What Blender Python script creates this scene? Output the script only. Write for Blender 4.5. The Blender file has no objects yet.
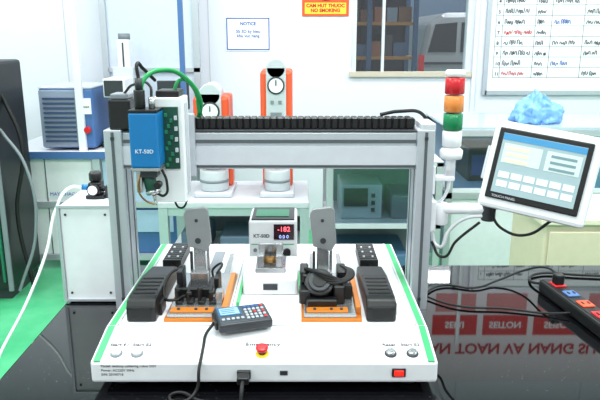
import bpy, bmesh, math, random
from mathutils import Vector, Matrix, Euler, noise
random.seed(4)
S=bpy.context.scene
COL=S.collection
def lin(c):
    return tuple((v/12.92 if v<=0.04045 else ((v+0.055)/1.055)**2.4) for v in c)
def hx(s):
    s=s.lstrip('#'); return lin(tuple(int(s[i:i+2],16)/255 for i in (0,2,4)))
MATS={}
def mat(name,col,rough=0.5,metal=0.0,var=0.06,scale=30,bump=0.0,emit=0.0,trans=0.0,alpha=1.0,coat=0.0,ior=1.5):
    if name in MATS: return MATS[name]
    m=bpy.data.materials.new(name); m.use_nodes=True
    nt=m.node_tree; b=nt.nodes['Principled BSDF']
    c=hx(col)
    b.inputs['Roughness'].default_value=rough; b.inputs['Metallic'].default_value=metal
    b.inputs['IOR'].default_value=ior
    tc=nt.nodes.new('ShaderNodeTexCoord'); nz=nt.nodes.new('ShaderNodeTexNoise')
    nz.inputs['Scale'].default_value=scale; nz.inputs['Detail'].default_value=3
    nt.links.new(tc.outputs['Object'],nz.inputs['Vector'])
    mx=nt.nodes.new('ShaderNodeMix'); mx.data_type='RGBA'
    mx.inputs[6].default_value=(*[v*(1-var) for v in c],1)
    mx.inputs[7].default_value=(*[min(1,v*(1+var)) for v in c],1)
    nt.links.new(nz.outputs['Fac'],mx.inputs[0]); nt.links.new(mx.outputs[2],b.inputs['Base Color'])
    if emit>0:
        b.inputs['Emission Color'].default_value=(*c,1); b.inputs['Emission Strength'].default_value=emit
    b.inputs['Alpha'].default_value=alpha
    MATS[name]=m; return m
def glass(name,tint,gloss=0.08):
    if name in MATS: return MATS[name]
    m=bpy.data.materials.new(name); m.use_nodes=True; nt=m.node_tree; nt.nodes.clear()
    o=nt.nodes.new('ShaderNodeOutputMaterial'); t=nt.nodes.new('ShaderNodeBsdfTransparent'); g=nt.nodes.new('ShaderNodeBsdfGlossy')
    t.inputs[0].default_value=(*hx(tint),1); g.inputs['Roughness'].default_value=.03
    mx=nt.nodes.new('ShaderNodeMixShader'); mx.inputs[0].default_value=gloss
    nt.links.new(t.outputs[0],mx.inputs[1]); nt.links.new(g.outputs[0],mx.inputs[2]); nt.links.new(mx.outputs[0],o.inputs[0])
    MATS[name]=m; return m
WHITE=mat('white_paint','#e8eaee',0.35)
WHITE2=mat('white_plastic','#e0e3e7',0.3)
ALU=mat('anodised_aluminium','#bfc4cb',0.4,0.5,scale=60)
ALUD=mat('aluminium_groove','#5c6268',0.5,0.4)
STEEL=mat('brushed_steel','#b6b8ba',0.25,0.85,scale=90)
BLACK=mat('black_plastic','#0d0e10',0.38)
BLACK2=mat('matt_black_rubber','#070809',0.6)
DGREY=mat('dark_grey','#2c3035',0.5)
MGREY=mat('mid_grey','#7c8289',0.5)
LGREY=mat('light_grey','#c0c4ca',0.5)
BLUE=mat('blue_anodised','#0f74b4',0.35,0.2)
BLUE2=mat('cabinet_blue','#44699f',0.45)
PBLUE=mat('pale_blue_panel','#a4bed6',0.4)
GREEN=mat('green_stripe','#3fae6c',0.4)
GREENT=mat('green_hose','#0c8f4a',0.35)
PCB=mat('circuit_green','#0a4636',0.5)
ORANGE=mat('orange_anodised','#cf7c2c',0.35,0.3)
ORANGEP=mat('orange_paint','#e4552c',0.4)
RED=mat('red_plastic','#cc1820',0.3)
YEL=mat('yellow_paint','#f3cf3a',0.4)
INK=mat('ink_black','#17181b',0.7)
INKB=mat('ink_blue','#2c50aa',0.7)
INKR=mat('ink_red','#c8201c',0.7)
PAPER=mat('paper_white','#f0f2f6',0.7)
BEIGE=mat('beige_steel','#cfc5ac',0.5)
BRASS=mat('brass','#a07a48',0.35,0.8)
TUBEW=mat('clear_white_tube','#e4ecec',0.25)

ORG={}
def grp(name,loc,M=None):
    e=bpy.data.objects.new(name,None); COL.objects.link(e); e.empty_display_size=0.05
    e.location=loc
    if M is not None:
        e.matrix_world=Matrix.Translation(loc)@M.to_4x4(); ORG[e]=Vector((0,0,0))
    else: ORG[e]=Vector(loc)
    return e
def fin(o,par,m,smooth=False):
    COL.objects.link(o)
    if m and hasattr(o.data,'materials'): o.data.materials.append(m)
    if par is not None:
        o.parent=par; o.location=Vector(o.location)-ORG[par]
    if smooth:
        for p in o.data.polygons: p.use_smooth=True
    return o
def bev(o,w,seg=2):
    if w>0:
        md=o.modifiers.new('bevel','BEVEL'); md.width=w; md.segments=seg; md.limit_method='ANGLE'; md.angle_limit=0.6
def box(name,par,c,s,m,b=0.0,rot=None):
    me=bpy.data.meshes.new(name); bm=bmesh.new(); bmesh.ops.create_cube(bm,size=1)
    for v in bm.verts: v.co=Vector((v.co.x*s[0],v.co.y*s[1],v.co.z*s[2]))
    bm.to_mesh(me); bm.free()
    o=bpy.data.objects.new(name,me); o.location=c
    if rot: o.rotation_euler=rot
    fin(o,par,m); bev(o,b); return o
def bx(name,par,x0,x1,y0,y1,z0,z1,m,b=0.0):
    return box(name,par,((x0+x1)/2,(y0+y1)/2,(z0+z1)/2),(abs(x1-x0),abs(y1-y0),abs(z1-z0)),m,b)
def boxes(name,par,lst,m,b=0.0):
    me=bpy.data.meshes.new(name); bm=bmesh.new()
    o0=Vector(lst[0][0])
    for c,s in lst:
        r=bmesh.ops.create_cube(bm,size=1)
        for v in r['verts']: v.co=Vector((v.co.x*s[0],v.co.y*s[1],v.co.z*s[2]))+Vector(c)-o0
    bm.to_mesh(me); bm.free()
    o=bpy.data.objects.new(name,me); o.location=o0; fin(o,par,m); bev(o,b,1); return o
def cyl(name,par,p1,p2,r,m,r2=None,n=24,b=0.0):
    p1=Vector(p1);p2=Vector(p2); d=p2-p1
    me=bpy.data.meshes.new(name); bm=bmesh.new()
    bmesh.ops.create_cone(bm,cap_ends=True,segments=n,radius1=r,radius2=r if r2 is None else r2,depth=d.length)
    bm.to_mesh(me); bm.free()
    o=bpy.data.objects.new(name,me); o.location=(p1+p2)/2
    o.rotation_euler=d.to_track_quat('Z','Y').to_euler()
    fin(o,par,m)
    for p in o.data.polygons:
        if len(p.vertices)==4: p.use_smooth=True
    bev(o,b); return o
def prism(name,par,poly,axis,a0,a1,m,b=0.0):
    def mk(p,a):
        if axis=='x': return Vector((a,p[0],p[1]))
        if axis=='y': return Vector((p[0],a,p[1]))
        return Vector((p[0],p[1],a))
    me=bpy.data.meshes.new(name); bm=bmesh.new()
    o0=mk(poly[0],a0)
    A=[bm.verts.new(mk(p,a0)-o0) for p in poly]; B=[bm.verts.new(mk(p,a1)-o0) for p in poly]
    n=len(poly)
    bm.faces.new(A); bm.faces.new(B[::-1])
    for i in range(n): bm.faces.new((A[i],B[i],B[(i+1)%n],A[(i+1)%n]))
    bmesh.ops.recalc_face_normals(bm,faces=bm.faces)
    bm.to_mesh(me); bm.free()
    o=bpy.data.objects.new(name,me); o.location=o0; fin(o,par,m); bev(o,b); return o
def tube(name,par,pts,r,m,cyc=False):
    cu=bpy.data.curves.new(name,'CURVE'); cu.dimensions='3D'; cu.bevel_depth=r; cu.bevel_resolution=3; cu.resolution_u=8
    sp=cu.splines.new('BEZIER'); sp.bezier_points.add(len(pts)-1)
    for i,p in enumerate(pts):
        q=sp.bezier_points[i]; q.co=Vector(p)-Vector(pts[0]); q.handle_left_type=q.handle_right_type='AUTO'
    sp.use_cyclic_u=cyc; cu.use_fill_caps=True
    o=bpy.data.objects.new(name,cu); o.location=pts[0]; return fin(o,par,m)
def text(name,par,body,loc,size,m,rot=(math.pi/2,0,0),al='LEFT',ext=0.0004,bold=0):
    cu=bpy.data.curves.new(name,'FONT'); cu.body=body; cu.size=size; cu.extrude=ext; cu.align_x=al; cu.resolution_u=3; cu.offset=bold
    o=bpy.data.objects.new(name,cu); o.location=loc; o.rotation_euler=rot; return fin(o,par,m)
def lathe(name,par,prof,c,m,n=28):
    me=bpy.data.meshes.new(name); bm=bmesh.new(); rings=[]
    for r,z in prof:
        rings.append([bm.verts.new((r*math.cos(2*math.pi*i/n),r*math.sin(2*math.pi*i/n),z)) for i in range(n)])
    for a,b_ in zip(rings,rings[1:]):
        for i in range(n): bm.faces.new((a[i],a[(i+1)%n],b_[(i+1)%n],b_[i]))
    bm.faces.new(rings[0][::-1]); bm.faces.new(rings[-1])
    bmesh.ops.recalc_face_normals(bm,faces=bm.faces)
    bm.to_mesh(me); bm.free()
    o=bpy.data.objects.new(name,me); o.location=c; return fin(o,par,m,True)

# ------------------------------------------------ ROOM
WALL=mat('wall_white_panel','#e4e6ee',0.55,var=0.02,scale=2)
YW=5.0
def room_box(name,x0,x1,y0,y1,z0,z1,m):
    return bx(name,None,x0,x1,y0,y1,z0,z1,m)
fm=bpy.data.materials.new('green_epoxy_floor'); fm.use_nodes=True
nt=fm.node_tree; b=nt.nodes['Principled BSDF']; b.inputs['Roughness'].default_value=0.22
tc=nt.nodes.new('ShaderNodeTexCoord'); nz=nt.nodes.new('ShaderNodeTexNoise'); nz.inputs['Scale'].default_value=3; nz.inputs['Detail'].default_value=6
rp=nt.nodes.new('ShaderNodeValToRGB'); rp.color_ramp.elements[0].color=(*hx('#34a068'),1); rp.color_ramp.elements[1].color=(*hx('#5fc08c'),1)
rp.color_ramp.elements[0].position=.3; rp.color_ramp.elements[1].position=.7
nt.links.new(tc.outputs['Object'],nz.inputs['Vector']); nt.links.new(nz.outputs['Fac'],rp.inputs[0]); nt.links.new(rp.outputs[0],b.inputs['Base Color'])
room_box('floor',-4,4,-3,10.2,-0.1,0,fm)
wx0,wx1,wz0,wz1=.39,1.27,1.215,2.12
g=grp('wall_north',(0,YW,0))
bx('panel_left',g,-4,wx0,YW,YW+.08,0,3.3,WALL); bx('panel_right',g,wx1,4,YW,YW+.08,0,3.3,WALL)
bx('panel_below',g,wx0,wx1,YW,YW+.08,0,wz0,WALL); bx('panel_above',g,wx0,wx1,YW,YW+.08,wz1,3.3,WALL)
boxes('panel_seams',g,[((x,YW-.001,1.65),(.005,.004,3.3)) for x in (-2.8,-1.75,-.68,1.33,2.4)],LGREY)
room_box('wall_west',-4.1,-4,-3,10.2,0,3.3,WALL); room_box('wall_east',4,4.1,-3,10.2,0,3.3,WALL)
room_box('ceiling',-4,4,-3,10.2,3.3,3.4,mat('ceiling_white','#e6e8ec',0.7,var=.02,scale=2))
room_box('wall_far',-4,4,10.1,10.2,0,3.3,mat('far_wall_blue','#6f8299',0.6))
g=grp('window_1',(wx0,YW,wz0))
FR=mat('window_frame_white','#d3d8de',0.4)
bx('frame_left',g,wx0,wx0+.03,YW-.02,YW+.06,wz0,wz1,FR); bx('frame_right',g,wx1-.03,wx1,YW-.02,YW+.06,wz0,wz1,FR)
bx('frame_bottom',g,wx0-.02,wx1+.02,YW-.03,YW+.06,wz0-.01,wz0+.025,mat('sill_cream','#c9bfac',0.5)); bx('frame_top',g,wx0,wx1,YW-.02,YW+.06,wz1-.035,wz1,FR)
bx('mullion',g,.612,.632,YW,YW+.04,wz0,wz1,FR)
bx('glass',g,wx0+.03,wx1-.03,YW+.02,YW+.024,wz0+.03,wz1-.03,glass('window_glass','#eef3f6',.06))
room_box('baseboard_north',-4,4,YW-.015,YW,0,.1,LGREY)
g=grp('wall_conduit',(1.30,YW,1.3))
bx('trunking',g,1.295,1.325,YW-.025,YW-.001,.9,2.6,WHITE2,.002); bx('socket_box',g,1.27,1.35,YW-.045,YW-.001,.82,.93,WHITE2,.004)

# ------------------------------------------------ outside the window
g=grp('warehouse_rack',(.7,6.6,0))
RB=mat('rack_blue','#2c4a6a',0.5)
for x in (.2,.66,1.1):
    for y in (6.4,6.9): bx('upright',g,x-.022,x+.022,y-.02,y+.02,0,2.6,RB)
for z in (.4,.85,1.3,1.62,1.95,2.3):
    bx('shelf',g,.2,1.1,6.4,6.92,z-.02,z+.01,mat('rack_beam','#96652e',0.5))
cols=['#6b4a34','#3d3a3e','#7a8492','#3e5570','#8a543c','#262e3c','#a5a8ac']
for k,z in enumerate((.4,.85,1.3,1.62,1.95)):
    x=.25
    while x<.98:
        w=random.uniform(.05,.13); h=random.uniform(.1,.24); c=random.choice(cols)
        bx('goods_box',g,x,x+w,6.45,6.85,z+.01,z+.01+h,mat('goods_'+c[1:],c,.6)); x+=w+.012
bx('rack_back_mesh',g,.2,1.1,6.93,6.94,.4,2.5,mat('rack_mesh','#3a4654',.6))
g=grp('parked_van',(2.4,7.6,0))
SIL=mat('car_silver','#9c9c9e',0.3,0.3); GL=mat('car_glass','#12181e',0.08)
V=-.22
prism('body',g,[(1.47+V,.45),(1.45+V,.95),(1.5+V,1.18),(1.58+V,1.62),(1.75+V,1.74),(3.2+V,1.76),(3.6+V,1.6),(4.0+V,1.15),(3.98+V,.45)],'y',7.2,8.9,SIL,.05)
prism('side_window',g,[(1.60+V,1.33),(1.67+V,1.62),(1.9+V,1.64),(1.9+V,1.33)],'y',7.185,7.2,GL)
prism('side_window_front',g,[(1.95+V,1.33),(1.95+V,1.64),(3.2+V,1.64),(3.5+V,1.33)],'y',7.185,7.2,GL)
bx('trim_line',g,1.5+V,3.95+V,7.18,7.2,1.2,1.225,DGREY)
bx('tail_lamp',g,1.5+V,1.56+V,7.17,7.22,1.02,1.3,RED); bx('bumper',g,1.42+V,1.7+V,7.18,8.9,.4,.6,DGREY,.02)
for x in (1.95+V,3.45+V): cyl('wheel',g,(x,7.19,.33),(x,7.4,.33),.33,BLACK2); cyl('wheel_hub',g,(x,7.17,.33),(x,7.2,.33),.2,STEEL)

# ------------------------------------------------ wall items
g=grp('notice_paper',(-.386,YW,1.52))
bx('sheet',g,-.55,-.225,YW-.006,YW-.002,1.395,1.64,PAPER)
boxes('blue_border',g,[((-.386,YW-.007,1.63),(.315,.002,.007)),((-.386,YW-.007,1.405),(.315,.002,.007)),((-.543,YW-.007,1.5175),(.007,.002,.23)),((-.231,YW-.007,1.5175),(.007,.002,.23))],INKB)
text('heading',g,'NOTICE',(-.386,YW-.007,1.58),.032,INKB,al='CENTER',bold=.001); text('body_text',g,'5S 3D ky hieu\nkhu vuc hang',(-.386,YW-.007,1.525),.032,INKB,al='CENTER',bold=.0005)
g=grp('warning_sign',(.19,YW,1.75))
bx('plate',g,.015,.36,YW-.01,YW-.002,1.645,1.95,mat('sign_orange','#e4531f',.5)); bx('yellow_band',g,.035,.34,YW-.012,YW-.01,1.66,1.74,YEL)
text('sign_text',g,'CAM HUT THUOC\nNO SMOKING',(.1875,YW-.013,1.708),.034,INKR,al='CENTER',bold=.0015)
cyl('prohibition_disc',g,(.19,YW-.014,1.84),(.19,YW-.011,1.84),.08,PAPER)
bpy.ops.mesh.primitive_torus_add(major_radius=.075,minor_radius=.009,location=(0,0,0)); t=bpy.context.object; t.name='prohibition_ring'
for c in list(t.users_collection): c.objects.unlink(t)
t.location=(.19,YW-.014,1.84); t.rotation_euler=(math.pi/2,0,0); fin(t,g,RED)

g=grp('whiteboard',(2.0,YW,1.6))
WB0,WB1,WZ0,WZ1=1.40,2.75,1.09,2.1
bx('board',g,WB0,WB1,YW-.02,YW-.002,WZ0,WZ1,PAPER)
bx('frame_bottom',g,WB0,WB1,YW-.03,YW-.002,WZ0-.02,WZ0+.012,ALU); bx('frame_top',g,WB0,WB1,YW-.03,YW-.002,WZ1-.012,WZ1+.02,ALU)
bx('frame_left',g,WB0-.02,WB0+.012,YW-.03,YW-.002,WZ0-.02,WZ1+.02,ALU); bx('frame_right',g,WB1-.012,WB1+.02,YW-.03,YW-.002,WZ0-.02,WZ1+.02,ALU)
L=[]
for i in range(12): L.append(((2.07,YW-.021,1.20+i*.075),(1.24,.002,.003)))
for x in (1.45,1.50,1.74,1.86,2.10,2.3,2.5,2.68): L.append(((x,YW-.021,1.61),(.0035,.002,.83)))
boxes('ruled_lines',g,L,mat('grid_grey','#767b84',.6))
def scribble(nm,par,x,z,w,h,m,r=.003):
    cu=bpy.data.curves.new(nm,'CURVE'); cu.dimensions='3D'; cu.bevel_depth=r; cu.bevel_resolution=0; cu.resolution_u=3
    xx=0
    while xx<w:
        ww=min(random.uniform(.03,.07),w-xx+.01); n=max(3,int(ww/.008))
        sp=cu.splines.new('BEZIER'); sp.bezier_points.add(n)
        for i in range(n+1):
            q=sp.bezier_points[i]; q.co=(xx+ww*i/n+random.uniform(-.002,.002),0,(h*random.uniform(.6,1.2) if i%2 else random.uniform(-.1,.25)*h)); q.handle_left_type=q.handle_right_type='AUTO'
        xx+=ww+.014
    o=bpy.data.objects.new(nm,cu); o.location=(x,YW-.0215,z); fin(o,par,m)
for i in range(11):
    z=1.213+i*.075
    text('row_number',g,'%d'%(11-i),(1.462,YW-.022,z),.036,INK,bold=.0006)
    scribble('writing_name',g,1.515,z,random.uniform(.12,.2),.032,INK if i%4 else INKR)
    scribble('writing_value',g,1.755,z,random.uniform(.04,.08),.028,INK)
    if i%2: scribble('writing_note',g,1.88,z,random.uniform(.1,.18),.03,INKB if i%4==1 else INK)
    if i%3!=1: scribble('writing_date',g,2.12,z,random.uniform(.08,.15),.03,INK)
    if i%3: scribble('writing_sign',g,2.32,z,random.uniform(.08,.14),.03,INK)

g=grp('wall_banner',(1.9,YW,2.5))
bx('cloth',g,1.05,3.4,YW-.012,YW-.002,2.12,2.95,mat('banner_white','#e6dce2',.6))
for i,bb in enumerate(['SEIRI','SEITON','SEISO','SEIKETSU','SHITSUKE']):
    x=1.1+i*.42
    bx('red_tile',g,x,x+.37,YW-.016,YW-.012,2.34,2.52,mat('banner_red','#c9241f',.6))
    text('tile_text',g,bb,(x+.185,YW-.018,2.40),.078,PAPER,al='CENTER',bold=.002)
    bx('photo_tile',g,x+.02,x+.35,YW-.016,YW-.012,2.15,2.31,mat('banner_pink','#cf8182',.6))
text('banner_title',g,'AN TOAN VA NANG SUAT CAO HON',(1.08,YW-.016,2.60),.13,mat('banner_title_red','#b82a26',.6),al='LEFT',ext=.001,bold=.004)

# ------------------------------------------------ cabinet far left
g=grp('control_cabinet',(-2.0,3.9,0))
bx('body',g,-2.4,-1.68,3.55,4.0,.06,1.37,mat('cabinet_charcoal','#191b1e',.4),.02); bx('plinth',g,-2.36,-1.7,3.58,3.98,0,.06,DGREY)
bx('door',g,-2.3,-1.74,3.535,3.55,.15,1.25,DGREY,.01)
bx('aluminium_edge',g,-1.695,-1.67,3.54,3.56,.06,1.36,MGREY,.003); bx('green_trim',g,-1.715,-1.703,3.53,3.55,.12,1.28,mat('dark_green_trim','#1f6a50',.4))
boxes('vents',g,[((-1.92,3.53,.25+i*.04),(.3,.008,.012)) for i in range(8)],BLACK2)
cyl('fan',g,(-1.92,3.53,1.0),(-1.92,3.5,1.0),.14,BLACK2); cyl('fan_hub',g,(-1.92,3.51,1.0),(-1.92,3.49,1.0),.05,MGREY)
bx('warning_label',g,-1.79,-1.74,3.53,3.535,.75,.81,RED)
tube('hose',g,[(-1.69,3.7,1.2),(-1.59,3.68,.9),(-1.65,3.66,.5),(-1.59,3.64,.05)],.012,BLACK2)
tube('hose_b',g,[(-1.68,3.62,1.0),(-1.55,3.6,.8),(-1.53,3.6,.4),(-1.65,3.58,.05)],.009,MGREY)

# ------------------------------------------------ laser marking workstation
g=grp('laser_marking_workstation',(-1.35,4.4,0))
X0,X1,Y0,Y1=-1.92,-.72,4.08,4.82
bx('bench_top',g,X0,X1,Y0,Y1,.75,.785,WHITE,.004); bx('edge_trim_front',g,X0,X1,Y0-.008,Y0,.745,.79,BLUE2)
for x in (X0,-1.33,X1-.05):
    for y in (Y0,Y1-.05):
        bx('frame_post',g,x,x+.05,y,y+.05,0,.75,ALU,.003)
for z in (.06,.42): bx('rail_front',g,X0+.05,X1-.05,Y0+.005,Y0+.04,z,z+.04,ALU)
bx('cabinet_panel_left',g,X0+.06,-1.34,Y0+.02,Y0+.03,.1,.74,WHITE2,.004); bx('cabinet_panel_right',g,-1.27,X1-.06,Y0+.02,Y0+.03,.46,.74,PBLUE,.004)
bx('door_gap',g,-1.64,-1.635,Y0+.015,Y0+.02,.1,.74,ALUD); text('bench_label',g,'MAY KHAC LASER',(-1.62,Y0+.012,.50),.032,INKB)
bx('drawer_unit',g,-1.27,-.8,Y0+.03,Y0+.5,.1,.42,BLUE2,.01); bx('drawer_front',g,-1.24,-.83,Y0+.018,Y0+.03,.25,.4,PBLUE,.004)
bx('blue_upright',g,X1-.03,X1,Y0+.05,Y0+.09,.785,2.35,BLUE2,.004); bx('left_upright',g,-1.42,-1.375,Y0+.05,Y0+.09,.785,2.35,WHITE2,.004)
for x in (-1.42,X1-.045): bx('rear_upright',g,x,x+.045,Y1-.05,Y1-.01,.785,2.35,ALU)
bx('top_rail',g,-1.42,X1,Y0+.05,Y0+.09,2.3,2.35,ALU); bx('back_panel',g,-1.38,X1-.03,Y1-.03,Y1-.02,.8,2.3,mat('frosted_panel','#ccd5e2',.3))
bx('mid_rail',g,-1.38,X1,Y1-.05,Y1-.03,1.25,1.28,ALU)
bx('power_unit',g,-1.66,-1.32,4.16,4.6,.8,1.18,BLUE2,.012); bx('power_unit_face',g,-1.655,-1.40,4.145,4.16,.81,1.17,mat('unit_face_grey','#8792a6',.4),.004)
boxes('power_unit_fins',g,[((-1.53,4.141,.85+i*.03),(.2,.008,.012)) for i in range(10)],mat('fin_navy','#3c4c6c',.4))
bx('power_unit_side_label',g,-1.39,-1.33,4.15,4.16,1.02,1.12,WHITE); cyl('key_switch',g,(-1.36,4.16,.92),(-1.36,4.13,.92),.02,RED)
text('power_unit_text',g,'LASER',(-1.388,4.148,1.06),.018,INK)
bx('unit_top',g,-1.66,-1.32,4.16,4.6,1.18,1.19,LGREY,.003)
bx('column_base',g,-1.31,-1.03,4.25,4.6,.785,.83,DGREY,.01); bx('column',g,-1.235,-1.155,4.5,4.6,.83,1.48,WHITE,.005)
bx('column_slot',g,-1.2,-1.19,4.495,4.5,.85,1.46,DGREY)
bx('slide',g,-1.26,-1.12,4.44,4.5,1.0,1.3,LGREY,.005); bx('laser_head',g,-1.26,-1.12,4.2,4.44,1.12,1.24,WHITE,.01); bx('head_front',g,-1.25,-1.13,4.19,4.2,1.13,1.23,DGREY,.004)
cyl('scan_lens',g,(-1.19,4.27,1.12),(-1.19,4.27,1.02),.045,DGREY); cyl('handwheel',g,(-1.195,4.55,1.48),(-1.195,4.55,1.52),.04,MGREY)
bx('control_box',g,-1.02,-.84,4.3,4.5,.785,.95,WHITE,.01); bx('orange_part',g,-1.0,-.86,4.29,4.3,.84,.9,ORANGEP)
bx('teach_screen',g,-1.0,-.78,4.6,4.63,1.0,1.2,DGREY,.005); cyl('screen_stand',g,(-.89,4.62,.785),(-.89,4.62,1.0),.015,ALU)

# ------------------------------------------------ assembly bench with presses
g=grp('assembly_bench',(-.3,3.7,0))
bx('bench_top',g,-.78,.05,3.45,4.0,.585,.62,LGREY,.005)
for x in (-.78,0.0):
    for y in (3.45,3.95): bx('leg',g,x,x+.05,y,y+.05,0,.585,ALU)
bx('lower_shelf',g,-.75,.02,3.47,3.98,.28,.3,WHITE2); bx('front_rail',g,-.73,0,3.46,3.49,.54,.585,ALU)
boxes('shelf_parts_bins',g,[((-.6,3.7,.36),(.16,.3,.12)),((-.36,3.7,.345),(.2,.3,.09)),((-.12,3.7,.365),(.15,.3,.13))],mat('bin_grey_blue','#56697c',.5),.008)
bx('rear_shelf_panel',g,-.72,0,3.97,3.98,.3,.56,mat('bench_back','#6d767e',.5))
def press(nm,cx,top,w,z0=.62,y=3.7):
    g=grp(nm,(cx,y,z0))
    bx('base',g,cx-w*.55,cx+w*.55,y-.15,y+.15,z0,z0+.03,LGREY,.008)
    bx('column',g,cx-w/2,cx+w/2,y+.02,y+.13,z0+.03,top-.05,ORANGEP,.015)
    bx('head',g,cx-w*.5,cx+w*.5,y-.13,y+.02,top-.42,top-.05,ORANGEP,.02)
    bx('head_face',g,cx-w*.31,cx+w*.31,y-.145,y-.13,top-.40,top-.03,LGREY,.012)
    cyl('rounded_cap',g,(cx,y-.145,top-.04),(cx,y+.0,top-.04),w*.31,LGREY,b=.006)
    cyl('gauge_rim',g,(cx,y-.152,top-.13),(cx,y-.145,top-.13),w*.27,DGREY); cyl('gauge_face',g,(cx,y-.156,top-.13),(cx,y-.152,top-.13),w*.22,WHITE)
    bx('gauge_needle',g,cx-.003,cx+.003,y-.159,y-.156,top-.13,top-.10,DGREY)
    boxes('head_controls',g,[((cx-w*.12,y-.148,top-.22),(.018,.008,.018)),((cx+w*.12,y-.148,top-.22),(.018,.008,.018)),((cx,y-.148,top-.30),(w*.35,.006,.05))],MGREY)
    cyl('ram',g,(cx,y-.06,top-.42),(cx,y-.06,top-.47),w*.25,STEEL); cyl('tool',g,(cx,y-.06,top-.47),(cx,y-.06,z0+.15),w*.1,STEEL)
    cyl('anvil_drum',g,(cx,y-.06,z0+.03),(cx,y-.06,z0+.15),w*.42,LGREY,b=.008); cyl('anvil_ring',g,(cx,y-.06,z0+.08),(cx,y-.06,z0+.095),w*.43,MGREY)
press('bench_press',-.13,1.375,.175)
press('bench_press',-.49,1.235,.195)
# ------------------------------------------------ equipment trolley behind
g=grp('equipment_trolley',(.45,3.6,0))
for x in (.14,.72):
    for y in (3.35,3.85): bx('post',g,x,x+.035,y,y+.035,.06,.86,ALU); cyl('caster',g,(x+.005,y+.017,.035),(x+.03,y+.017,.035),.034,BLACK2)
for z in (.12,.5,.84): bx('shelf',g,.14,.755,3.35,3.885,z,z+.025,LGREY)
bx('glass_door',g,.18,.715,3.36,3.365,.53,.84,glass('tinted_glass','#d2dfe4',.1))
bx('back_sheet',g,.18,.715,3.86,3.865,.14,.84,mat('trolley_back','#858e96',.5))
bx('instrument',g,.22,.45,3.45,3.75,.525,.72,LGREY,.01); bx('instrument_screen',g,.24,.37,3.44,3.45,.6,.7,BLACK)
boxes('instrument_knobs',g,[((.40,3.445,.58+.04*i),(.02,.012,.02)) for i in range(3)],DGREY)
bx('power_supply',g,.5,.68,3.45,3.75,.525,.66,MGREY,.01); bx('storage_crate',g,.22,.6,3.42,3.8,.145,.33,mat('crate_blue','#4a6c8c',.5),.01)

# ------------------------------------------------ right enclosure machine
g=grp('test_enclosure',(1.3,3.8,0))
a0,a1,c0,c1=.83,1.95,3.6,4.3
for x in (a0,1.36,a1-.04):
    for y in (c0,c1-.04): bx('post',g,x,x+.04,y,y+.04,0,1.0,ALU,.003)
for z in (.96,.6,.05):
    bx('rail_front',g,a0,a1,c0,c0+.04,z,z+.04,ALU,.003); bx('rail_back',g,a0,a1,c1-.04,c1,z,z+.04,ALU)
bx('top_panel',g,a0,a1,c0,c1,1.0,1.012,mat('acrylic_top','#b9cbdb',.15)); bx('deck',g,a0,a1,c0,c1,.64,.66,WHITE2)
bx('front_acrylic',g,a0+.04,a1-.04,c0+.02,c0+.024,.64,.96,glass('acrylic_blue','#bcd4e4',.1)); bx('back_sheet',g,a0+.04,a1-.04,c1-.02,c1-.015,.09,.96,PBLUE)
bx('lower_panel',g,a0+.04,a1-.04,c0+.015,c0+.025,.09,.6,WHITE2); bx('motor_unit',g,1.0,1.2,3.8,4.1,.66,.86,DGREY,.01); bx('feeder',g,1.5,1.75,3.8,4.1,.66,.82,BEIGE,.01)
bx('blue_motor_cap',g,1.02,1.18,3.79,3.8,.7,.82,BLUE2)
me=bpy.data.meshes.new('plastic_bag'); bm=bmesh.new(); bmesh.ops.create_icosphere(bm,subdivisions=5,radius=1)
for v in bm.verts:
    n=noise.noise(v.co*2.2)*.35+noise.noise(v.co*5)*.25+noise.noise(v.co*11)*.07
    v.co*=1+n; v.co.x*=.13; v.co.y*=.1; v.co.z*=.12
    if v.co.z>.03: v.co.x=v.co.x*max(.3,1-(v.co.z-.03)*8)-.25*(v.co.z-.03)
    v.co.z=max(v.co.z,-.055)
bm.to_mesh(me); bm.free(); o=bpy.data.objects.new('plastic_bag',me); o.location=(1.39,3.8,1.068); fin(o,None,mat('bag_blue','#7fb2e6',.2,var=.15,scale=20),True)
g=grp('drawer_cabinet',(1.3,2.75,0))
bx('body',g,1.0,1.7,2.55,2.95,.03,.76,BEIGE,.01); bx('plinth',g,1.03,1.67,2.58,2.92,0,.03,DGREY)
bx('worktop',g,.98,1.72,2.53,2.97,.76,.785,mat('beige_top','#dcd4be',.4),.004)
for i in range(4): bx('drawer',g,1.02,1.68,2.54,2.55,.07+i*.17,.22+i*.17,BEIGE,.004); bx('handle',g,1.28,1.42,2.525,2.54,.16+i*.17,.175+i*.17,ALU)

# ------------------------------------------------ WORKBENCH
gm=bpy.data.materials.new('black_glossy_stone'); gm.use_nodes=True; nt=gm.node_tree; b=nt.nodes['Principled BSDF']
b.inputs['Roughness'].default_value=.025; b.inputs['IOR'].default_value=1.6
tc=nt.nodes.new('ShaderNodeTexCoord'); vo=nt.nodes.new('ShaderNodeTexVoronoi'); vo.inputs['Scale'].default_value=70
rp=nt.nodes.new('ShaderNodeValToRGB'); rp.color_ramp.elements[0].color=(.3,.32,.35,1); rp.color_ramp.elements[0].position=.0
rp.color_ramp.elements[1].color=(.003,.003,.004,1); rp.color_ramp.elements[1].position=.08
nt.links.new(tc.outputs['Object'],vo.inputs['Vector']); nt.links.new(vo.outputs['Distance'],rp.inputs[0]); nt.links.new(rp.outputs[0],b.inputs['Base Color'])
g=grp('workbench',(.3,1.2,0))
TZ=.80
bx('bench_top',g,-.64,1.35,.42,1.955,.765,TZ,gm,.004)
for x in (-.58,1.25):
    for y in (.5,1.88): bx('leg',g,x,x+.05,y,y+.05,0,.765,ALU)
bx('rail',g,-.53,1.25,1.89,1.92,.1,.14,ALU)

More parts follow.
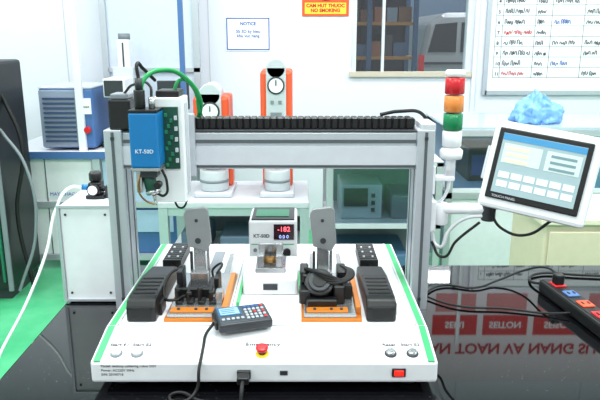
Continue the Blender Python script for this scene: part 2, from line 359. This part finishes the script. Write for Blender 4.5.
# ------------------------------------------------ ROBOT
cx=-.073; R=grp('soldering_robot',(cx,1.5,TZ))
BT=.89
prism('base_housing',R,[(1.197,.820),(1.197,.867),(1.316,BT),(1.90,BT),(1.90,.820)],'x',cx-.354,cx+.354,WHITE,.006)
for x in (cx-.3,cx+.3):
    for y in (1.25,1.84): cyl('foot',R,(x,y,TZ),(x,y,.821),.022,BLACK2)
bx('base_underplate',R,cx-.33,cx+.33,1.215,1.88,.812,.821,DGREY)
sl=math.atan2(.023,.119)
for s in (-1,1):
    xx=cx+s*.340
    bx('green_stripe',R,xx-.007,xx+.007,1.32,1.89,BT-.001,BT+.0012,GREEN)
    box('green_stripe_front',R,(xx,1.2565,.8795),(.014,.119,.002),GREEN,0,(sl,0,0))
    bx('top_edge_raise',R,xx-s*.012-.0015,xx-s*.012+.0015,1.32,1.89,BT,BT+.003,LGREY)
def onslope(y): return .867+(y-1.197)*.023/.119
def sbtn(nm,x,y,r,h,m):
    z=onslope(y); n=Vector((0,-math.sin(sl),math.cos(sl))); p=Vector((x,y,z)); return cyl(nm,R,p-n*.002,p+n*h,r,m,b=.0015)
for x in (-.379,-.336,.187,.232):
    sbtn('button_ring',x,1.222,.0125,.004,DGREY if x>0 else MGREY); sbtn('button_cap',x,1.222,.0095,.009,WHITE2 if x<0 else STEEL)
sbtn('emergency_ring',-.078,1.222,.014,.003,YEL); sbtn('emergency_stem',-.078,1.222,.008,.012,BLACK)
z=onslope(1.222); n=Vector((0,-math.sin(sl),math.cos(sl))); p=Vector((-.078,1.222,z)); cyl('emergency_mushroom',R,p+n*.01,p+n*.02,.013,RED,b=.004)
for tx,x in (('Start E1',-.379),('Start E2',-.332),('Emergency',-.078),('Reset',.187),('Start E2',.232)):
    text('panel_label',R,tx,(x,1.247,onslope(1.247)+.0007),.0125 if tx!='Emergency' else .0165,DGREY,(sl,0,0),'CENTER',.0002,bold=.0002)
for i,tx in enumerate(('Model: desktop soldering robot 5331','Power: AC220V 50Hz','S/N: 20190718')):
    text('nameplate_text',R,tx,(-.405,1.1965,.8555-i*.0095),.0075,INK,ext=.0002)
bx('rocker_switch_bezel',R,.187,.215,1.193,1.197,.835,.853,BLACK,.001); bx('rocker_switch',R,.191,.211,1.19,1.194,.838,.85,mat('red_lit','#ff2a20',.3,emit=.6),.001)
bx('usb_port',R,-.041,-.025,1.1945,1.197,.838,.848,DGREY,.001); bx('serial_port',R,-.128,-.1,1.188,1.197,.832,.85,BLACK,.002)
boxes('base_top_seams',R,[((cx,1.318,BT+.0003),(.66,.0015,.0012)),((-.16,1.62,BT+.0003),(.0015,.5,.0012)),((0.01-.002,1.62,BT+.0003),(.0015,.5,.0012))],MGREY)
for s in (-1,1):
    xc=cx+s*.375
    bx('gantry_post',R,xc-.021,xc+.021,1.54,1.64,.83,1.29,ALU,.002)
    boxes('post_grooves',R,[((xc,1.5395,1.06),(.007,.002,.45)),((xc-s*.0213,1.565,1.06),(.001,.008,.45)),((xc-s*.0213,1.615,1.06),(.001,.008,.45))],ALUD)
    bx('post_side_cover',R,xc+s*.021-.001,xc+s*.021+.001,1.545,1.635,.85,1.27,WHITE)
    boxes('post_bolts',R,[((xc,1.538,1.27),(.008,.004,.008)),((xc,1.538,.86),(.008,.004,.008))],DGREY)
bx('gantry_beam',R,cx-.354,cx+.354,1.55,1.625,1.194,1.283,ALU,.002)
bx('beam_cover_strip',R,cx-.354,cx+.354,1.546,1.55,1.205,1.25,mat('beam_silver','#cdd0d8',.35,.2)); bx('beam_slot',R,cx-.352,cx+.352,1.547,1.551,1.258,1.266,ALUD)
bx('beam_lower_slot',R,cx-.352,cx+.352,1.5475,1.5495,1.198,1.2025,ALUD)
bx('beam_top_cover',R,cx-.36,cx+.37,1.55,1.66,1.283,1.287,DGREY)
L=[];xx=-.295
while xx<.28:
    L.append(((xx,1.6,1.301),(.0145,.042,.028))); xx+=.0165
boxes('drag_chain',R,L,BLACK,.002); bx('drag_chain_core',R,-.3,.28,1.583,1.617,1.29,1.312,BLACK2)
bx('beam_motor',R,-.455,-.402,1.545,1.61,1.29,1.362,BLACK,.004); bx('beam_motor_cap',R,-.45,-.407,1.55,1.605,1.362,1.375,MGREY,.003)
bx('beam_end_cap',R,.29,.325,1.545,1.645,1.288,1.305,LGREY,.003)
tube('beam_end_cable',R,[(.20,1.62,1.318),(.25,1.63,1.325),(.31,1.64,1.315),(.337,1.65,1.2)],.0045,BLACK2)
bx('carriage_plate',R,-.345,-.25,1.53,1.546,1.18,1.33,ALU,.002)
bx('z_axis_housing',R,-.332,-.262,1.455,1.53,1.135,1.375,WHITE,.003)
bx('z_axis_slot',R,-.268,-.2605,1.475,1.51,1.15,1.36,LGREY)
bx('z_circuit_board',R,-.306,-.272,1.449,1.455,1.215,1.355,PCB,.001)
boxes('board_components',R,[((-.299+.006*(i%3),1.446,1.225+i*.0125),(.006,.006,.008)) for i in range(10)],mat('part_green','#1d7a55',.5))
boxes('board_connectors',R,[((-.277,1.446,1.235+i*.024),(.006,.006,.009)) for i in range(5)],LGREY)
bx('z_motor',R,-.322,-.27,1.46,1.525,1.375,1.39,BLACK,.003)
bx('camera_housing',R,-.367,-.305,1.385,1.452,1.229,1.349,BLUE,.004)
bx('housing_top_plate',R,-.367,-.305,1.385,1.452,1.349,1.355,BLACK,.001); bx('housing_bottom_plate',R,-.367,-.305,1.385,1.452,1.222,1.229,STEEL,.001)
text('housing_label',R,'KT-50D',(-.336,1.3845,1.262),.012,WHITE,al='CENTER'); bx('housing_bracket',R,-.345,-.315,1.452,1.47,1.24,1.33,STEEL)
cyl('lens_barrel',R,(-.348,1.42,1.355),(-.348,1.42,1.395),.012,BLACK,b=.002); cyl('lens_cap',R,(-.348,1.42,1.395),(-.348,1.42,1.42),.008,DGREY)
cyl('signal_connector',R,(-.322,1.42,1.355),(-.322,1.42,1.38),.007,STEEL)
tube('signal_cable',R,[(-.348,1.42,1.42),(-.35,1.425,1.45),(-.345,1.45,1.44),(-.33,1.5,1.41)],.004,BLACK2)
tube('signal_cable_b',R,[(-.322,1.42,1.38),(-.325,1.43,1.40),(-.38,1.5,1.40),(-.42,1.57,1.375)],.003,BLACK2)
tube('green_hose',R,[(-.345,1.42,1.37),(-.34,1.43,1.415),(-.30,1.47,1.435),(-.26,1.52,1.41),(-.238,1.56,1.36),(-.25,1.6,1.31)],.0055,GREENT)
tube('green_hose_b',R,[(-.29,1.5,1.38),(-.275,1.51,1.41),(-.25,1.54,1.39),(-.243,1.57,1.33)],.004,GREENT)
bx('iron_clamp',R,-.352,-.315,1.40,1.44,1.205,1.222,DGREY,.002); cyl('iron_body',R,(-.338,1.42,1.205),(-.330,1.42,1.165),.014,PCB,b=.002)
cyl('iron_collar',R,(-.330,1.42,1.175),(-.328,1.42,1.165),.017,STEEL); cyl('iron_tip',R,(-.329,1.42,1.166),(-.324,1.42,1.138),.006,STEEL,r2=.001)
tube('solder_feed_tube',R,[(-.35,1.41,1.222),(-.358,1.40,1.18),(-.345,1.41,1.15),(-.328,1.418,1.14)],.0022,BRASS)
tube('heater_cable',R,[(-.31,1.42,1.225),(-.298,1.42,1.19),(-.305,1.42,1.16),(-.322,1.42,1.165)],.003,BLACK2)
bx('feed_bracket',R,-.362,-.35,1.405,1.43,1.17,1.225,STEEL); cyl('adjust_knob',R,(-.312,1.405,1.19),(-.312,1.385,1.19),.008,BLACK)
tube('z_side_cables',R,[(-.275,1.5,1.16),(-.268,1.49,1.13),(-.28,1.48,1.115),(-.30,1.49,1.137)],.0025,BLACK2)

def station(x0,x1,bxa,bxb,fx,side):
    bx('slide_base_orange',R,x0,x1,1.335,1.62,BT,BT+.008,ORANGE,.001)
    bx('slide_plate',R,x0+.006,x1-.012,1.34,1.6,BT+.008,BT+.018,STEEL,.002)
    bx('slide_top_orange',R,x0+.012,x1-.03,1.345,1.37,BT+.018,BT+.022,ORANGE,.001)
    bx('slide_side_orange',R,x1-.012,x1,1.36,1.58,BT+.008,BT+.026,ORANGE,.001)
    boxes('slide_bolts',R,[((x,1.356,BT+.0235),(.006,.006,.003)) for x in (x0+.03,(x0+x1)/2,x1-.045)],DGREY)
    boxes('slide_rails',R,[((x0+.03,1.70,BT+.005),(.012,.16,.01)),((x1-.03,1.70,BT+.005),(.012,.16,.01))],STEEL)
    bx('slide_slot',R,(x0+x1)/2-.015,(x0+x1)/2+.015,1.62,1.82,BT,BT+.002,MGREY)
    prism('chain_guard',R,[(1.335,BT),(1.335,BT+.034),(1.348,BT+.05),(1.365,BT+.053),(1.50,BT+.05),(1.60,BT+.036),(1.625,BT)],'x',bxa,bxb,BLACK,.005)
    boxes('guard_ribs',R,[(((bxa+bxb)/2,1.378+i*.024,BT+.053-.0006*i),(bxb-bxa-.016,.006,.004)) for i in range(5)],BLACK2,.001)
    bx('guard_window',R,bxa+.012,bxb-.012,1.3335,1.336,BT+.010,BT+.034,BLACK2)
    bx('guard_side_lug',R,bxb-.002,bxb+.006,1.37,1.42,BT,BT+.03,BLACK,.002)
    boxes('rear_chain',R,[(((bxa+bxb)/2+side*.006,1.67+i*.017,BT+.016),(bxb-bxa-.016,.014,.028)) for i in range(9)],BLACK,.002)
    boxes('rear_terminals',R,[(((bxa+bxb)/2+side*.006-.012+.024*(i%2),1.69+.04*(i//2),BT+.031),(.005,.008,.003)) for i in range(6)],LGREY)
    tube('chain_lead',R,[((bxa+bxb)/2,1.61,BT+.02),((bxa+bxb)/2-.01,1.63,BT+.008),((bxa+bxb)/2+.012,1.65,BT+.008),((bxa+bxb)/2+.005,1.67,BT+.015)],.005,BLACK2)
    zb=BT+.018
    bx('fixture_foot',R,fx-.03,fx+.03,1.44,1.54,zb,zb+.012,DGREY,.002)
    bx('fixture_column',R,fx-.014,fx+.014,1.49,1.515,zb+.012,1.02,STEEL,.002); bx('fixture_rod',R,fx+.017,fx+.023,1.495,1.505,zb+.012,1.03,STEEL)
    bx('fixture_rod_left',R,fx-.024,fx-.018,1.495,1.505,zb+.012,1.0,DGREY)
    prism('fixture_plate',R,[(fx-.024,1.02),(fx-.032,1.10),(fx-.024,1.113),(fx+.018,1.118),(fx+.026,1.112),(fx+.032,1.03),(fx+.02,1.008)],'y',1.476,1.486,mat('grey_plate','#9a9ea0',.32,.5),.002)
    cyl('plate_hole',R,(fx-.002,1.4755,1.085),(fx-.002,1.474,1.085),.004,DGREY); cyl('plate_pivot',R,(fx,1.474,1.035),(fx,1.49,1.035),.007,DGREY)
    bx('fixture_block',R,fx-.02,fx+.022,1.465,1.49,zb+.012,zb+.05,STEEL,.002)
station(-.303,-.165,-.386,-.320,-.243,1)
station(.003,.138,.148,.214,.055,1)
zb=BT+.018
L=[]
for x,h in ((-.284,.04),(-.258,.03),(-.232,.042),(-.206,.032)):
    L+= [((x,1.405,zb+h/2),(.007,.026,h)),((x+.006,1.405,zb+.004),(.014,.03,.008)),((x+.003,1.395,zb+h-.004),(.012,.008,.008))]
boxes('left_brackets',R,L,BLACK,.0015)
boxes('left_side_brackets',R,[((-.285,1.47,zb+.03),(.014,.05,.06)),((-.198,1.47,zb+.022),(.012,.05,.044)),((-.245,1.435,zb+.012),(.08,.012,.024))],BLACK,.002)
bx('left_jaw_block',R,-.195,-.178,1.395,1.42,zb,zb+.03,STEEL,.002)
tube('left_fixture_cable',R,[(-.285,1.48,zb+.06),(-.31,1.45,zb+.05),(-.315,1.41,zb+.01),(-.29,1.39,zb+.012),(-.27,1.42,zb+.01)],.0035,BLACK2)
tube('left_fixture_cable_b',R,[(-.2,1.48,zb+.044),(-.19,1.5,zb+.06),(-.215,1.52,zb+.04),(-.22,1.55,zb+.005)],.003,BLACK2)
cyl('right_round_housing',R,(.045,1.445,zb+.012),(.045,1.405,zb+.052),.034,BLACK,b=.004); cyl('right_round_ring',R,(.045,1.408,zb+.049),(.045,1.401,zb+.056),.026,DGREY,b=.002); cyl('right_round_core',R,(.045,1.403,zb+.054),(.045,1.399,zb+.058),.016,BLACK2)
boxes('right_clamp',R,[((.012,1.41,zb+.018),(.028,.04,.034)),((.05,1.385,zb+.01),(.07,.025,.018)),((.09,1.415,zb+.022),(.026,.045,.044)),((.112,1.44,zb+.016),(.022,.03,.03)),((.01,1.47,zb+.032),(.02,.06,.062)),((.10,1.49,zb+.028),(.022,.06,.055)),((.02,1.44,zb+.05),(.03,.03,.02))],BLACK,.003)
for k in range(4):
    tube('right_fixture_loop',R,[(.012,1.47,zb+.06),(.02+.006*k,1.43,zb+.072-.004*k),(.06,1.40,zb+.07-.006*k),(.098+.005*k,1.42,zb+.05),(.114+.004*k,1.46,zb+.055),(.10,1.5,zb+.055)],.004,BLACK2)

# ------------------------------------------------ solder controller
g=grp('soldering_controller',(-.0725,1.72,BT))
bx('case',g,-.137,-.008,1.66,1.80,BT+.002,1.03,WHITE,.006)
bx('top_dark',g,-.13,-.015,1.67,1.79,1.03,1.034,DGREY,.001); bx('top_screen_green',g,-.12,-.03,1.69,1.76,1.034,1.036,mat('top_green','#16694c',.4))
bx('display_window',g,-.07,-.016,1.656,1.66,.98,1.022,mat('display_dark','#2a0d16',.2))
LED=mat('led_red','#ff5a6a',.4,emit=2.5); LEDW=mat('led_blue','#9fb4ff',.4,emit=1.5)
text('display_digits_top',g,'-182',(-.043,1.6555,1.003),.019,LED,al='CENTER'); text('display_digits_low',g,'0.0 0',(-.043,1.6555,.984),.013,LEDW,al='CENTER')
text('case_label',g,'KT-50D',(-.103,1.6595,.985),.013,INK,al='CENTER',bold=.0003); bx('panel_line',g,-.13,-.016,1.658,1.66,.965,.967,GREEN)
for i in range(3): cyl('key',g,(-.12+.02*i,1.66,.95),(-.12+.02*i,1.656,.95),.005,MGREY)
cyl('rotary_knob',g,(-.035,1.66,.945),(-.035,1.645,.945),.01,BLACK)
for x in (-.125,-.02):
    for y in (1.67,1.79): cyl('foot',g,(x,y,BT),(x,y,BT+.003),.006,BLACK2)
g=grp('tip_cleaner',(-.075,1.55,BT))
prism('body',g,[(1.49,BT),(1.49,.93),(1.51,.945),(1.61,.952),(1.63,BT)],'x',-.14,-.006,WHITE,.005)
bx('trough',g,-.11,-.035,1.505,1.6,.942,.955,STEEL,.002); bx('roller_block_left',g,-.105,-.088,1.51,1.56,.955,.985,STEEL,.002); bx('roller_block_right',g,-.06,-.043,1.51,1.56,.955,.985,STEEL,.002)
cyl('roller',g,(-.09,1.53,.968),(-.058,1.53,.968),.009,BRASS); bx('bridge',g,-.105,-.043,1.56,1.575,.955,1.0,STEEL,.002)
bx('front_slot',g,-.09,-.055,1.487,1.49,.905,.92,DGREY); bx('nozzle_bar',g,-.078,-.07,1.515,1.56,.985,.995,DGREY)
bx('green_trim_left',g,-.15,-.143,1.42,1.63,BT,BT+.012,GREEN,.001); bx('green_trim_right',g,-.004,.0,1.5,1.63,BT,BT+.012,GREEN,.0)
# ------------------------------------------------ pendant
M=(Matrix.Rotation(math.radians(17),3,'Z')@Matrix.Rotation(math.radians(4),3,'X'))
g=grp('teach_pendant',(-.126,1.318,.9085),M)
NAVY=mat('pendant_body','#2b2f34',.4)
box('body',g,(0,0,0),(.118,.082,.022),NAVY,.006); box('face',g,(0,0,.0112),(.108,.072,.0015),mat('pendant_face','#41484f',.4),.001)
box('screen_bezel',g,(-.027,.014,.0118),(.05,.038,.0015),mat('pendant_blue','#24588c',.3)); box('screen',g,(-.027,.014,.0125),(.042,.03,.0015),mat('lcd','#8fb4c0',.2,emit=.1))
boxes('screen_lines',g,[((-.03,.014+j*.008,.0134),(.03,.003,.0004)) for j in (-1,0,1)],BLUE2)
L=[];L2=[];L3=[]
for i in range(5):
    for j in range(5):
        x=.008+i*.0095; y=-.026+j*.0125
        (L2 if (i==4 and j%2==0) or (i==2 and j==2) else (L3 if j==4 else L)).append(((x,y,.0135),(.0066,.0082,.003)))
for i in range(5): L.append(((-.046+i*.0105,-.022,.0135),(.0068,.0075,.003)))
boxes('keys_grey',g,L,mat('key_grey','#a9afb6',.4),.001); boxes('keys_red',g,L2,mat('key_rose','#b8383e',.4),.001); boxes('keys_blue',g,L3,mat('key_blue','#2a5a9a',.4),.001)
box('end_grip',g,(-.061,0,0),(.006,.05,.018),BLACK,.002)
g=grp('pendant_cable',(-.18,1.3,.9))
tube('cable',g,[(-.187,1.298,.905),(-.2,1.27,.893),(-.2,1.23,.885),(-.203,1.185,.86),(-.21,1.17,.815),(-.235,1.15,.805),(-.262,1.165,.805),(-.25,1.185,.805),(-.2,1.155,.805),(-.13,1.14,.805),(-.04,1.12,.805),(.1,1.06,.805),(.2,1.0,.805)],.0034,BLACK2)
g=grp('serial_cable',(-.114,1.18,.84))
bx('plug',g,-.126,-.102,1.163,1.188,.8335,.8485,BLACK,.002); tube('cable',g,[(-.114,1.165,.841),(-.114,1.14,.838),(-.116,1.125,.812),(-.118,1.08,.8055),(-.125,1.0,.805),(-.13,.9,.805)],.004,BLACK2)

# ------------------------------------------------ signal tower
g=grp('signal_tower',(.367,1.6,1.2))
TX,TY=.372,1.58
cyl('pole',g,(TX,TY,1.17),(TX,TY,1.25),.012,WHITE); lathe('mount',g,[(.012,0),(.026,0),(.028,.01),(.028,.02),(.018,.03),(.014,.03)],(TX,TY,1.215),WHITE)
def seg(nm,z0,z1,m):
    lathe(nm,g,[(.021,0),(.0235,.002),(.0235,z1-z0-.003),(.021,z1-z0-.001)],(TX,TY,z0),m)
seg('cap_base',1.245,1.285,WHITE); seg('green_lens',1.286,1.327,mat('lens_green','#0d7a4a',.25)); seg('amber_lens',1.329,1.37,mat('lens_amber','#d8823c',.25)); seg('red_lens',1.372,1.413,mat('lens_red','#c01824',.25)); seg('top_cap',1.415,1.43,WHITE)
bx('bracket',g,.3235,TX+.01,1.565,1.595,1.16,1.172,WHITE,.003); bx('bracket_plate',g,.3245,.331,1.55,1.61,1.13,1.2,WHITE,.002)
tube('lamp_cable',g,[(TX,TY,1.17),(TX-.005,TY,1.13),(TX-.03,TY+.01,1.10),(.33,1.6,1.12)],.004,WHITE2)

# ------------------------------------------------ HMI
g=grp('touch_panel_arm',(.33,1.6,1.08))
bx('wall_clamp',g,.3245,.34,1.56,1.62,1.03,1.11,WHITE,.004)
cyl('shoulder_joint',g,(.356,1.585,1.045),(.356,1.585,1.10),.018,WHITE,b=.003)
tube('lower_arm',g,[(.352,1.585,1.085),(.40,1.56,1.092),(.46,1.53,1.098)],.014,WHITE); cyl('elbow_joint',g,(.46,1.53,1.07),(.46,1.53,1.12),.017,DGREY,b=.003)
tube('upper_arm',g,[(.46,1.53,1.105),(.51,1.535,1.12),(.575,1.53,1.16)],.013,WHITE)
tube('arm_cable',g,[(.335,1.6,1.03),(.355,1.58,.985),(.375,1.57,1.03),(.41,1.55,1.07),(.46,1.52,1.085)],.005,WHITE2)
tube('arm_cable_b',g,[(.335,1.58,1.0),(.36,1.56,.965),(.39,1.55,1.01),(.44,1.53,1.065)],.0035,BLACK2)
M=Matrix.Rotation(math.radians(-25),3,'Z')@Matrix.Rotation(math.radians(-12),3,'X')@Matrix.Rotation(math.radians(7.5),3,'Y')
g=grp('touch_panel',(.545,1.45,1.205),M)
box('housing',g,(0,.02,0),(.238,.05,.205),WHITE,.01); box('bezel',g,(-.003,-.0075,.004),(.205,.006,.165),BLACK,.006)
box('screen',g,(-.003,-.0115,.006),(.182,.002,.138),mat('screen_light','#93a9ae',.2,emit=.22))
box('title_bar',g,(-.003,-.0127,.067),(.182,.001,.014),mat('ui_blue','#3f86b4',.3,emit=.25))
boxes('ui_panels',g,[((-.045,-.0126,.03),(.085,.001,.045)),((.045,-.0126,.03),(.075,.001,.045))],mat('ui_pale','#b9c8c6',.3,emit=.28))
boxes('ui_fields',g,[((-.055,-.0132,.042-.014*k),(.05,.001,.007)) for k in range(3)],mat('ui_cream','#e0dab0',.3,emit=.25))
boxes('ui_values',g,[((.045,-.0132,.042-.014*k),(.055,.001,.006)) for k in range(3)],mat('ui_slate','#6d8a90',.3,emit=.15))
boxes('ui_buttons',g,[((-.074+i*.0285,-.0127,-.02-j*.021),(.024,.001,.014)) for i in range(6) for j in range(2)],mat('ui_steel','#d3e0e6',.3,emit=.35))
text('maker_text',g,'TOUCH PANEL',(-.09,-.0115,-.074),.008,LGREY)
box('side_handle',g,(-.123,.02,0),(.008,.02,.08),LGREY,.003); cyl('rear_pivot',g,(0,.045,-.03),(0,.085,-.03),.022,WHITE2)
tube('panel_cable',g,[(-.08,.03,-.1),(-.08,.04,-.125),(-.05,.05,-.15),(.0,.06,-.15),(.05,.06,-.1)],.0035,BLACK2)

# ------------------------------------------------ FRL / air box left
g=grp('pneumatic_box',(-.57,1.75,TZ))
bx('case',g,-.635,-.50,1.655,1.85,TZ+.004,1.075,WHITE,.004)
for x in (-.625,-.51):
    for y in (1.67,1.835): cyl('foot',g,(x,y,TZ),(x,y,TZ+.005),.008,BLACK2)
boxes('aluminium_edges',g,[((-.6385,1.655,.94),(.008,.01,.27)),((-.567,1.652,1.072),(.135,.006,.006)),((-.567,1.652,.809),(.135,.006,.006))],ALU)
boxes('door_screws',g,[((-.62,1.653,1.05),(.005,.004,.005)),((-.515,1.653,1.05),(.005,.004,.005)),((-.62,1.653,.83),(.005,.004,.005)),((-.515,1.653,.83),(.005,.004,.005))],DGREY)
g=grp('air_regulator',(-.56,1.74,1.075))
bx('mount',g,-.585,-.535,1.72,1.77,1.075,1.085,BLACK,.002); bx('body',g,-.578,-.545,1.725,1.765,1.085,1.12,BLACK,.004)
lathe('knob',g,[(.012,0),(.017,.004),(.017,.022),(.013,.028)],(-.562,1.745,1.12),BLACK); cyl('gauge',g,(-.562,1.725,1.102),(-.562,1.712,1.102),.016,BLACK); cyl('gauge_face',g,(-.562,1.712,1.102),(-.562,1.711,1.102),.013,WHITE)
cyl('blue_fitting',g,(-.578,1.745,1.103),(-.60,1.745,1.103),.008,BLUE); cyl('port_right',g,(-.545,1.745,1.1),(-.52,1.745,1.1),.008,STEEL); bx('valve',g,-.535,-.51,1.73,1.76,1.078,1.11,DGREY,.003)
tube('outlet_tube',g,[(-.52,1.745,1.1),(-.495,1.70,1.09),(-.49,1.65,1.0),(-.485,1.645,.9)],.003,BLACK2)
g=grp('air_hose',(-.62,1.745,1.1))
tube('hose',g,[(-.6,1.745,1.103),(-.63,1.735,1.105),(-.665,1.71,1.05),(-.68,1.66,.95),(-.71,1.58,.84),(-.76,1.45,.70),(-.80,1.3,.4),(-.8,1.2,.01)],.004,TUBEW)

# ------------------------------------------------ power strip
M=Matrix.Rotation(math.radians(8),3,'Z')
g=grp('power_strip',(.732,1.545,TZ+.02),M)
box('body',g,(0,0,0),(.056,.39,.038),BLACK,.008)
box('top_face',g,(0,0,.0195),(.044,.375,.002),BLACK,.002)
for i,c in enumerate((RED,BLUE2,ORANGEP,RED,BLACK)):
    y=.14-i*.068
    box('socket',g,(0,y,.0222),(.034,.038,.005),c,.004); boxes('socket_holes',g,[((-.008,y,.0252),(.004,.012,.002)),((.008,y,.0252),(.004,.012,.002))],BLACK2)
box('plug',g,(0,.14,.038),(.026,.026,.03),BLACK,.005)
g=grp('power_cable',(.7,1.8,TZ))
tube('cable',g,[(.712,1.684,.868),(.70,1.74,.87),(.66,1.80,.84),(.58,1.79,.812),(.5,1.75,.805),(.42,1.77,.805),(.36,1.72,.805),(.33,1.66,.805)],.0032,BLACK2)
tube('cable_b',g,[(.705,1.738,.82),(.68,1.80,.806),(.72,1.86,.806),(.85,1.85,.806),(1.0,1.83,.806)],.004,BLACK2)
tube('cable_c',g,[(.335,1.70,.806),(.42,1.62,.806),(.55,1.6,.806),(.65,1.57,.806),(.699,1.56,.812)],.003,BLACK2)

# ------------------------------------------------ LIGHTS
for x in (-2.2,0,2.2):
    for y in (-1,1.3,3.4):
        g=grp('ceiling_light_panel',(x,y,3.27))
        bx('housing',g,x-.62,x+.62,y-.32,y+.32,3.275,3.3,WHITE)
        ld=bpy.data.lights.new('panel_light','AREA'); ld.shape='RECTANGLE'; ld.size=1.2; ld.size_y=.6
        ld.energy={-1:44,1.3:56,3.4:46}[y]; ld.color=(.98,.98,1)
        o=bpy.data.objects.new('panel_light',ld); o.location=(x,y,3.268); fin(o,g,None)
for x in (-1.5,2):
    for y in (6.2,8.2):
        g=grp('ceiling_light_panel',(x,y,3.27)); bx('housing',g,x-.62,x+.62,y-.3,y+.3,3.275,3.3,WHITE)
        ld=bpy.data.lights.new('panel_light','AREA'); ld.shape='RECTANGLE'; ld.size=1.2; ld.size_y=.6; ld.energy=50
        o=bpy.data.objects.new('panel_light',ld); o.location=(x,y,3.268); fin(o,g,None)
W=bpy.data.worlds.new('World'); S.world=W; W.use_nodes=True
W.node_tree.nodes['Background'].inputs[0].default_value=(.96,.97,1,1); W.node_tree.nodes['Background'].inputs[1].default_value=.8
cd=bpy.data.cameras.new('camera'); cd.lens=39; cd.sensor_width=36; co=bpy.data.objects.new('camera',cd); COL.objects.link(co)
co.location=(0,0,1.51); co.rotation_euler=(math.radians(90-14.25),0,0); S.camera=co; cd.clip_start=.02
S.view_settings.view_transform='Standard'
